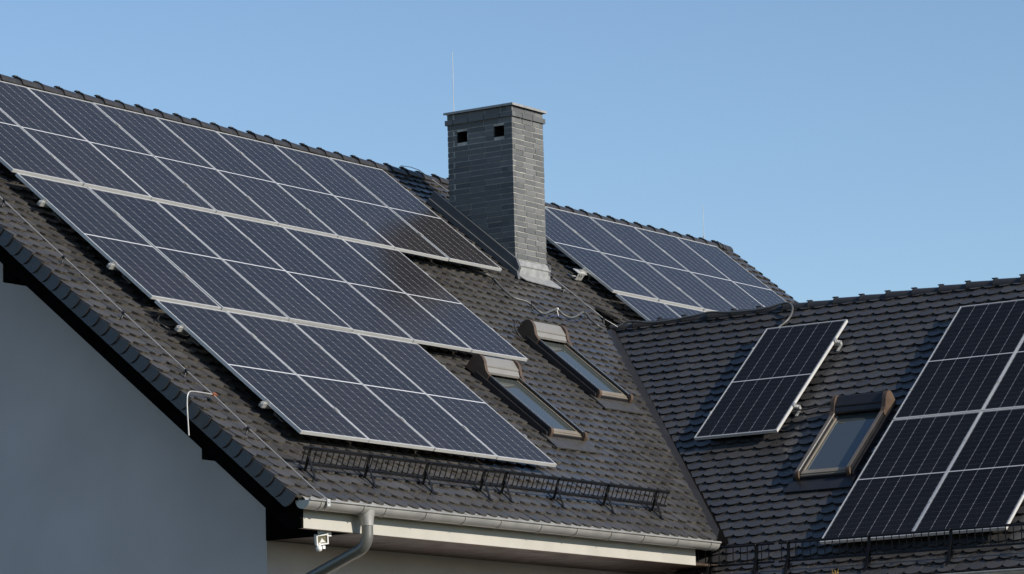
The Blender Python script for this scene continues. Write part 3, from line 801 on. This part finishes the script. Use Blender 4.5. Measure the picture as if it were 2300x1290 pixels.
# mounting rails with clamps
def rail(MF, u0, u1, v, pn, joints, label, group, hooks, left_hook=False):
    """MF gives the local frame; the rail runs along u at v under panels whose face is pn above the tiles"""
    M4 = MF(u0, v, 0.0)
    root = empty('mounting_rail', M4)
    top = pn - FT - 0.001; hgt = min(0.042, top - 0.012)
    L = u1 - u0
    rl = MB(); w_ = 0.020
    prof = [(-w_, top - hgt), (w_, top - hgt), (w_, top), (0.006, top), (0.006, top - 0.012), (-0.006, top - 0.012), (-0.006, top), (-w_, top)]
    rl.prism(prof, 0, L, lambda y, n, x: (x, y, n)); rl.build('rail_profile', M['alu_raw'], root, M4)
    for x in (0.055, L - 0.055):
        sg = 1 if x < L / 2 else -1
        c = MB(); xe = x - sg * 0.001
        lo, hi = sorted((xe - sg * 0.035, xe)); c.box((lo, -0.022, top), (hi, 0.022, top + 0.006))
        lo, hi = sorted((xe - sg * 0.006, xe)); c.box((lo, -0.022, top + 0.006), (hi, 0.022, pn + 0.001))
        lo, hi = sorted((xe - sg * 0.006, xe + sg * 0.010)); c.box((lo, -0.022, pn + 0.001), (hi, 0.022, pn + 0.005))
        c.tube([(x - sg * 0.020, 0, top), (x - sg * 0.020, 0, pn - 0.002)], 0.006, 6)
        c.build('end_clamp', M['alu_raw'], root, M4)
    for j in joints:
        c = MB(); x = j - u0
        c.box((x - 0.0185, -0.032, pn + 0.0012), (x + 0.0185, 0.032, pn + 0.0042)); c.tube([(x, 0, pn + 0.004), (x, 0, pn + 0.009)], 0.007, 6)
        c.build('mid_clamp', M['alu_raw'], root, M4)
    for hx in hooks:
        c = MB(); x = hx - u0
        c.box((x - 0.016, 0.0205, 0.004), (x + 0.016, 0.0255, top - 0.002)); c.box((x - 0.016, -0.10, 0.002), (x + 0.016, 0.0204, 0.008))
        c.build('roof_hook', M['alu_raw'], root, M4)
    tag(root, label, 'mounting rail', group)
    return root
RG = 'aluminium rails under the main roof panels'
def hooksf(u0, u1, left=0.30):
    out = [u0 + left]; x = u0 + 1.0
    while x < u1 - 0.3: out.append(x + random.uniform(-.1, .1)); x += 1.05
    return out
for ri, (n, uoff, v, nm) in enumerate(rowsA):
    for k, dvv in enumerate(((0.47, 1.66), (0.482, 1.594), (0.428, 1.686))[ri]):
        u1 = uoff + 0.055; u0 = uoff - n * PITCH - 0.055
        rail(MA, u0, u1, v + dvv, PNA, [uoff - i * PITCH for i in range(1, n)], 'silver rail end sticking out left of the %s panels, %s of its two' % (nm, ('upper', 'lower')[k]), RG, hooksf(u0, u1))
for k, dvv in enumerate((0.55, 1.659)):
    rail(MA, 2.31, 7.79, dvv, PNA, [2.437 + 1.0625 * i - GAPP for i in range(1, 5)], '%s silver rail under the panels right of the chimney' % ('upper, mostly hidden' , 'lower')[k], RG, hooksf(2.31, 7.79))
for k, t in enumerate((0.404, 1.674)):
    rail(MB_, -2.53, -1.36, t, PNB, [], 'short rail end at the right edge of the lone wing panel, %s clamp' % ('upper', 'lower')[k], 'rails under the wing panels', [-1.385, -2.45])
for k, t in enumerate((0.45, 1.62, 2.70, 3.78)):
    rail(MB_, -0.05, 2.155, t, PNB, [BP - 0.005], 'rail under the block of four wing panels, %s from the top' % ORD[k], 'rails under the wing panels', [0.02, 1.0, 2.0])
# the large bracket seen beside the right group
bkt = empty('bracket_plate', MA(2.30, 1.62))
tag(bkt, 'large slotted metal bracket holding the panels right of the chimney', 'bracket')
c = MB(); c.box((-0.085, -0.10, 0.012), (0.05, -0.094, 0.098)); c.box((-0.10, -0.101, 0.098), (0.10, 0.005, 0.103)); c.box((-0.085, -0.10, 0.006), (-0.03, 0.05, 0.0115))
c.build('plate', M['alu_raw'], bkt, MA(2.30, 1.62))
for x in (-0.058, -0.012):
    c = MB(); c.box((x, -0.1035, 0.055), (x + 0.016, -0.1005, 0.082)); c.build('slot', M['cable_dark'], bkt, MA(2.30, 1.62))
c = MB(); c.tube([(-0.16, -0.08, 0.04), (-0.086, -0.08, 0.045)], 0.008, 6); c.build('bolt', M['alu_raw'], bkt, MA(2.30, 1.62))

# ------------------------------------------------------------------ snow guards
def snow_guard(MF, u0, u1, posts, v0, hv, vv, brace, label, group, rail=0.028):
    """post vector: hv along the normal, vv up the slope"""
    M4 = MF(u0, v0, 0.0); root = empty('snow_guard', M4)
    L = u1 - u0
    def Q(x, f, dn=0.0, dv=0.0): return Vector((x, vv * f + dv, hv * f + dn))      # point at fraction f of the post height
    for p in posts:
        x = p - u0; po = MB()
        wv = Vector((0.018, 0, 0)); th = Vector((0, 0.008, 0))
        b0, t0 = Q(x, 0), Q(x, 1.03)
        po.add([b0 - wv, b0 + wv, t0 + wv, t0 - wv, b0 - wv + th, b0 + wv + th, t0 + wv + th, t0 - wv + th], [(0, 1, 2, 3), (7, 6, 5, 4), (0, 4, 5, 1), (1, 5, 6, 2), (2, 6, 7, 3), (3, 7, 4, 0)])
        po.tube([t0, t0 + Vector((0, -0.012, 0.012)), t0 + Vector((0, -0.035, 0.006))], 0.006, 6)
        br_ = MB(); f0 = Q(x, 0.68); f1 = Vector((x, -brace, 0.006)); wv = Vector((0.014, 0, 0)); th = Vector((0, 0, 0.007))
        br_.add([f0 - wv, f0 + wv, f1 + wv, f1 - wv, f0 - wv - th, f0 + wv - th, f1 + wv - th, f1 - wv - th], [(0, 1, 2, 3), (7, 6, 5, 4), (0, 4, 5, 1), (1, 5, 6, 2), (2, 6, 7, 3), (3, 7, 4, 0)])
        br_.box((x - 0.014, -brace - 0.02, 0.0065), (x + 0.014, 0.10, 0.0115))
        po_o = po.build('post', M['black_steel'], root, M4 @ Matrix.Identity(4)); br_.build('brace', M['black_steel'], po_o, M4)
    for nm, f, h_ in (('top_rail', 0.95, rail), ('bottom_rail', 0.28, rail * 0.75)):
        r_ = MB(); q0, q1 = Q(0, f), Q(L, f)
        up = (Q(0, 1) - Q(0, 0)).normalized() * h_; th = Vector((0, 0.016, 0.0))
        r_.add([q0, q1, q1 + up, q0 + up, q0 + th, q1 + th, q1 + up + th, q0 + up + th], [(0, 1, 2, 3), (7, 6, 5, 4), (0, 4, 5, 1), (1, 5, 6, 2), (2, 6, 7, 3), (3, 7, 4, 0)])
        r_.build(nm, M['black_steel'], root, M4)
    x = 0.03
    gr = MB()
    while x < L:
        if x < 0.05:
            gr.tube([Q(0.03, 0.29, -0.002, 0.022), Q(0.03, 0.5, 0.0, 0.013), Q(0.03, 0.985, 0.0, 0.008)], 0.0058, 6)
            gbar = gr.build('grille_bar', M['black_steel'], root, M4)
        else: link('grille_bar', gbar.data, root, M4 @ T((x - 0.03 + random.uniform(-.004, .004), 0, 0)))
        x += 0.0845
    tag(root, label, 'snow guard', group)
SG = 'black snow guard grilles'
snow_guard(MA, -8.82, -5.84, (-8.723, -7.829, -6.915, -5.982), 7.125, 0.192, 0.072, 0.15, 'black snow guard grille above the gutter near the gable corner', SG)
snow_guard(MA, -5.82, -2.64, (-5.608, -4.702, -3.801, -2.888), 7.115, 0.192, 0.072, 0.15, 'black snow guard grille above the gutter end towards the wing', SG)
snow_guard(MB_, -1.466, -0.440, (-1.21, -0.648), 4.675, 0.202, 0.195, 0.12, 'short black snow guard overlapping the gutter end, at foot of the wing', SG, 0.018)
snow_guard(MB_, -0.390, 3.4, (-0.275, 0.655, 1.575, 2.5), 4.675, 0.202, 0.195, 0.12, 'long black snow guard in front of the block of four wing panels', SG, 0.018)

# ------------------------------------------------------------------ cables, lightning protection
cab = empty('roof_conduit', T(A(1.0, 2.9)))
tag(cab, 'grey corrugated conduit winding from the chimney panels along the wing ridge', 'conduit')
pA = [(-0.45, 1.95, .02), (-0.30, 2.06, .02), (-0.243, 2.10, .03), (-0.163, 2.14, .03), (-0.127, 2.226, .03), (-0.201, 2.439, .03), (-0.201, 2.626, .03), (-0.064, 2.711, .05), (0.002, 2.763, .045), (0.04, 2.886, .03), (0.134, 2.899, .03), (0.341, 2.818, .035), (0.528, 2.763, .05), (0.578, 2.838, .035), (0.676, 2.882, .03), (0.88, 2.822, .035), (1.161, 2.713, .055), (1.142, 2.872, .04), (1.155, 3.003, .04)]
pB = [(-4.904, -0.525, .03), (-4.784, -0.535, .04), (-4.617, -0.60, .06), (-4.326, -0.545, .045), (-4.111, -0.535, .045), (-3.899, -0.555, .045), (-3.691, -0.575, .05), (-3.503, -0.60, .055), (-3.269, -0.560, .05), (-3.004, -0.546, .045), (-2.754, -0.556, .045), (-2.591, -0.597, .05), (-2.467, -0.602, .055), (-2.367, -0.512, .05), (-2.322, -0.362, .04), (-2.332, -0.237, .035), (-2.397, -0.10, .03), (-2.42, 0.05, .03)]
pts = [A(*q) for q in pA] + [B(*q) for q in pB]
c = MB(); c.tube(smooth_path(pts, 6), 0.0135, 8); c.build('hose', M['cable'], cab)
c = MB(); c.tube(smooth_path([A(0.03, 2.79, .02), A(0.1, 2.96, .012), A(0.30, 2.90, .012), A(0.5, 2.87, .012), A(0.62, 2.93, .012), A(0.88, 2.88, .012), A(1.1, 2.77, .03)]), 0.005, 6)
c.build('thin_cable', simple('blue_cable', (0.03, 0.045, 0.11), 0.5), cab)
for (u, v, n) in ((-0.127, 2.226, .03), (0.0, 2.755, .045), (0.528, 2.763, .05), (1.161, 2.713, .055)):
    c = MB(); o = A(u, v, n)
    c.tube([o + NA * 0.022, o - NA * 0.018 + DV * 0.02, A(u - 0.04, v + 0.09, 0.012)], 0.005, 6)
    c.tube([o - XA * 0.012 + DV * 0.004, o + XA * 0.012 - DV * 0.004], 0.019, 8)
    c.build('cable_tie', M['cable_dark'] if v < 2.76 else M['white'], cab)
# lightning conductor along the gable edge
lw = empty('lightning_conductor', T(A(-8.97, 5)))
tag(lw, 'thin straight aluminium lightning wire running down beside the gable edge', 'lightning wire')
pl = [A(-8.86, -0.6, 0.07), A(-8.90, 1.7, .055), A(-8.924, 2.729, .05), A(-8.957, 3.721, .05), A(-8.980, 4.673, .05), A(-8.991, 5.632, .05), A(-8.985, 6.02, .05), A(-9.010, 6.557, .05), A(-9.010, 7.53, .045), Vector((-9.02, GY - GR - 0.012, GZ + 0.02))]
c = MB(); c.tube(pl, 0.0048, 6); c.build('wire', M['wire'], lw)
for k, (u, v) in enumerate(((-8.90, 1.7), (-8.924, 2.729), (-8.957, 3.721), (-8.980, 4.673), (-8.991, 5.632), (-9.010, 6.557))):
    c = MB(); o = A(u, v, 0.05); c.box((-0.014, -0.014, -0.014), (0.014, 0.014, 0.012), lambda x, y, z: o + XA * x - DV * y + NA * z)
    c.tube([o - NA * 0.012, A(u - 0.025, v + 0.03, 0.0)], 0.008, 6); c.build('wire_clip', M['cable_dark'], lw)
c = MB(); o = Vector((-9.02, GY - GR - 0.014, GZ + 0.0))
c.box((o.x - 0.022, o.y - 0.012, o.z - 0.045), (o.x + 0.022, o.y - 0.004, o.z + 0.018)); c.box((o.x - 0.02, o.y - 0.004, o.z + 0.0125), (o.x + 0.02, o.y + 0.05, o.z + 0.02)); c.tube([(o.x, o.y - 0.012, o.z - 0.01), (o.x, o.y - 0.022, o.z - 0.01)], 0.009, 6)
c.build('gutter_clamp', M['alu_raw'], lw)
br_ = empty('bent_rod', T(A(-8.985, 6.02)))
tag(br_, 'pale bent metal rod clipped to the gable wire, hanging past the verge', 'rod')
W0 = A(-8.975, 6.02, 0.052)
c = MB(); c.tube(smooth_path([W0, W0 + Vector((-0.16, 0, 0.004)), W0 + Vector((-0.31, 0.0, 0.003)), W0 + Vector((-0.36, 0, -0.012)), W0 + Vector((-0.382, 0, -0.055)), W0 + Vector((-0.382, 0.002, -0.16)), W0 + Vector((-0.378, -0.01, -0.40))], 5), 0.0065, 8)
c.build('rod', M['wire'], br_)
c = MB(); c.box((-0.026, -0.015, -0.012), (0.026, 0.015, 0.014), lambda x, y, z: W0 + XA * x - DV * y + NA * z); c.build('clamp', M['copper'], br_)
# wire over the ridge, past the chimney
rw = empty('lightning_conductor', T(A(1.5, 1)))
tag(rw, 'thin wire coming over the ridge and running past the right side of the chimney', 'lightning wire')
pl = [Vector((1.05, RIDGE_Y - 0.02, RIDGE_Z + 0.125)), Vector((1.22, RIDGE_Y - 0.04, RIDGE_Z + 0.13)), Vector((1.31, RIDGE_Y - 0.10, RIDGE_Z + 0.10)), A(1.40, -0.35, .06), A(1.512, -0.03, .05), A(1.56, 0.6, .045), A(1.55, 1.2, .045), A(1.525, 1.79, .05), A(1.493, 1.871, .05), A(1.513, 2.775, .05), A(1.640, 2.92, .045)]
c = MB(); c.tube(pl, 0.0045, 6); c.build('wire', M['wire'], rw)
for (u, v) in ((1.512, -0.03), (1.495, 1.871), (1.513, 2.775), (1.42, 2.13)):
    c = MB(); o = A(u, v, 0.045); c.box((-0.013, -0.013, -0.014), (0.013, 0.013, 0.010), lambda x, y, z: o + XA * x - DV * y + NA * z); c.tube([o, A(u - 0.01, v + 0.05, 0.0)], 0.007, 6); c.build('wire_clip', M['cable_dark'], rw)
# rods
def rod(x, y, z0, z1, label, r=0.0048, lean=0.0):
    o = empty('lightning_rod', T((x, y, z0))); c = MB(); c.tube([(x, y, z0 - 0.02), (x + lean, y, z0 + (z1 - z0) * 0.5), (x + lean * 2, y, z1)], [r, r * 0.85, r * 0.6], 6); c.build('rod', M['wire'], o)
    c = MB(); c.tube([(x, y, z0), (x, y, z0 + 0.05)], r * 1.8, 8); c.build('rod_socket', M['zinc'], o)
    tag(o, label, 'lightning rod', 'lightning rods')
rod(0.92, y1 + 0.012, 10.28, 11.165, 'tall thin lightning rod rising behind the chimney top')
rod(8.176, RIDGE_Y, RIDGE_Z + 0.10, 10.34, 'short thin lightning rod on the far end of the main ridge', 0.0045, 0.002)
# loose dark cables that droop out from under the panels
for k, (q, lab) in enumerate((([A(-8.46, 2.02, .03), A(-8.52, 2.06, .045), A(-8.50, 2.16, .03), A(-8.38, 2.20, .02)], 'thin dark cable loop under the left edge of the top panels'),
                              ([A(-8.42, 4.62, .05), A(-8.48, 4.68, .03), A(-8.46, 4.78, .03), A(-8.36, 4.80, .02)], 'thin dark cable loop at the left end of the bottom panel row'),
                              ([B(-1.42, 1.70, .05), B(-1.34, 1.70, .03), B(-1.16, 1.66, .025), B(-0.98, 1.58, .03), B(-0.86, 1.60, .03)], 'black cable from the lone wing panel to the window box'))):
    c = MB(); c.tube(smooth_path(q), 0.007 if k < 2 else 0.010, 6); tag(c.build('panel_cable', M['cable_dark']), lab, 'cable')

# ------------------------------------------------------------------ floodlight under the eave corner
FL = Vector((-8.75, -5.61, 4.393))
fl = empty('floodlight', T(FL)); tag(fl, 'white square floodlight with motion sensor under the eave corner', 'floodlight')
rotf = Matrix.Rotation(radians(-28), 4, 'Z') @ Matrix.Rotation(radians(14), 4, 'X') @ Matrix.Rotation(radians(-9), 4, 'Y')     # faces out and down
MF = T(FL) @ rotf
hd = MB(); hw_, hh_ = 0.058, 0.047
hd.box((-hw_, 0.0, -hh_), (hw_, 0.032, hh_))
for q in ((-hw_, -hw_ + 0.012, -hh_, hh_), (hw_ - 0.012, hw_, -hh_, hh_)): hd.box((q[0], -0.016, q[2]), (q[1], -0.0003, q[3]))
for q in ((-hh_, -hh_ + 0.012), (hh_ - 0.012, hh_)): hd.box((-hw_ + 0.012, -0.016, q[0]), (hw_ - 0.012, -0.0003, q[1]))
hd.box((-hw_ + 0.02, 0.0325, -0.025), (hw_ - 0.02, 0.05, 0.025))
hdo = hd.build('lamp_head', M['white'], fl, MF)
ln = MB(); ln.box((-hw_ + 0.0125, -0.0045, -hh_ + 0.0125), (hw_ - 0.0125, -0.0005, hh_ - 0.0125)); lno = ln.build('lens', simple('lens_dark', (0.16, 0.15, 0.10), 0.1), hdo, MF)
ln = MB(); ln.prism([(-0.028, -0.026), (0.030, -0.026), (-0.004, 0.012)], -0.0085, -0.0050, lambda x, z, y: (x, y, z)); ln.build('reflector', M['white'], lno if False else hdo, MF)
ar = MB(); ar.tube([tuple(FL + Vector((0.03, 0.05, 0.0))), tuple(FL + Vector((0.09, 0.05, 0.03))), tuple(FL + Vector((0.10, 0.06, 0.078)))], 0.014, 8)
ar.box((FL.x + 0.045, FL.y - 0.02, 4.425), (FL.x + 0.115, FL.y + 0.06, 4.4755)); ar.tube([(FL.x + 0.02, FL.y + 0.04, 4.40), (FL.x - 0.02, FL.y + 0.02, 4.475)], 0.010, 8)
ar.build('bracket_arm', M['white'], fl)
se = MB(); c0 = FL + Vector((-0.030, 0.01, -0.082))
rings = []
for k in range(7):
    th = pi * k / 6; rings.append((c0 + Vector((0, 0, 0.030 * cos(th))), max(0.030 * sin(th), 0.002)))
V = []; 
for cc, r in rings: V += ring(cc, r, r, 14)
F_ = []
for i in range(6):
    for k in range(14): F_.append((i * 14 + k, i * 14 + (k + 1) % 14, (i + 1) * 14 + (k + 1) % 14, (i + 1) * 14 + k))
se.add(V, F_, 0, True); se.tube([tuple(c0 + Vector((0.0, 0.0, 0.03))), tuple(FL + Vector((-0.01, 0.02, -0.035)))], 0.010, 8)
se.box((c0.x + 0.004, c0.y - 0.040, c0.z - 0.004), (c0.x + 0.040, c0.y - 0.012, c0.z + 0.024)); se.build('motion_sensor', M['white'], fl)

# ------------------------------------------------------------------ dry weeds in the wing gutter
for k, (s, n, h, lab) in enumerate(((-0.347, 7, 0.10, 'dry yellow weed tuft at foot of the wing roof, leftmost of three'), (-0.147, 6, 0.075, 'small dry weed tuft at foot of the wing roof, middle of three'), (0.391, 9, 0.13, 'largest dry yellow weed tuft at foot of the wing roof, rightmost of three'))):
    o = B(s, 4.93, 0.005) ; wd = empty('weed', T(o)); tag(wd, lab, 'weed', 'dry weeds in the gutter')
    st_ = MB(); lf = MB()
    for i in range(n):
        d = Vector((random.uniform(-.5, .5), random.uniform(-.6, .6), 1)).normalized(); hh = h * random.uniform(.6, 1.1)
        p0 = o + Vector((0, 0, -0.04)); p1 = o + d * hh * 0.6 + Vector((random.uniform(-.01, .01), 0, 0)); p2 = o + d * hh + Vector((random.uniform(-.02, .02), random.uniform(-.02, .02), 0))
        st_.tube([p0, p1, p2], [0.0028, 0.002, 0.001], 4)
        for q in range(7):
            pp = p0.lerp(p2, random.uniform(.45, 1)); e1 = Vector((random.gauss(0, 1), random.gauss(0, 1), random.gauss(0, 1))).normalized() * 0.012; e2 = Vector((random.gauss(0, 1), random.gauss(0, 1), random.gauss(0, 1))).normalized() * 0.006
            lf.add([pp, pp + e1 * .5 + e2, pp + e1, pp + e1 * .5 - e2], [(0, 1, 2, 3)])
    st_.build('stems', M['weed'], wd); lf.build('leaves', M['weed'], wd)
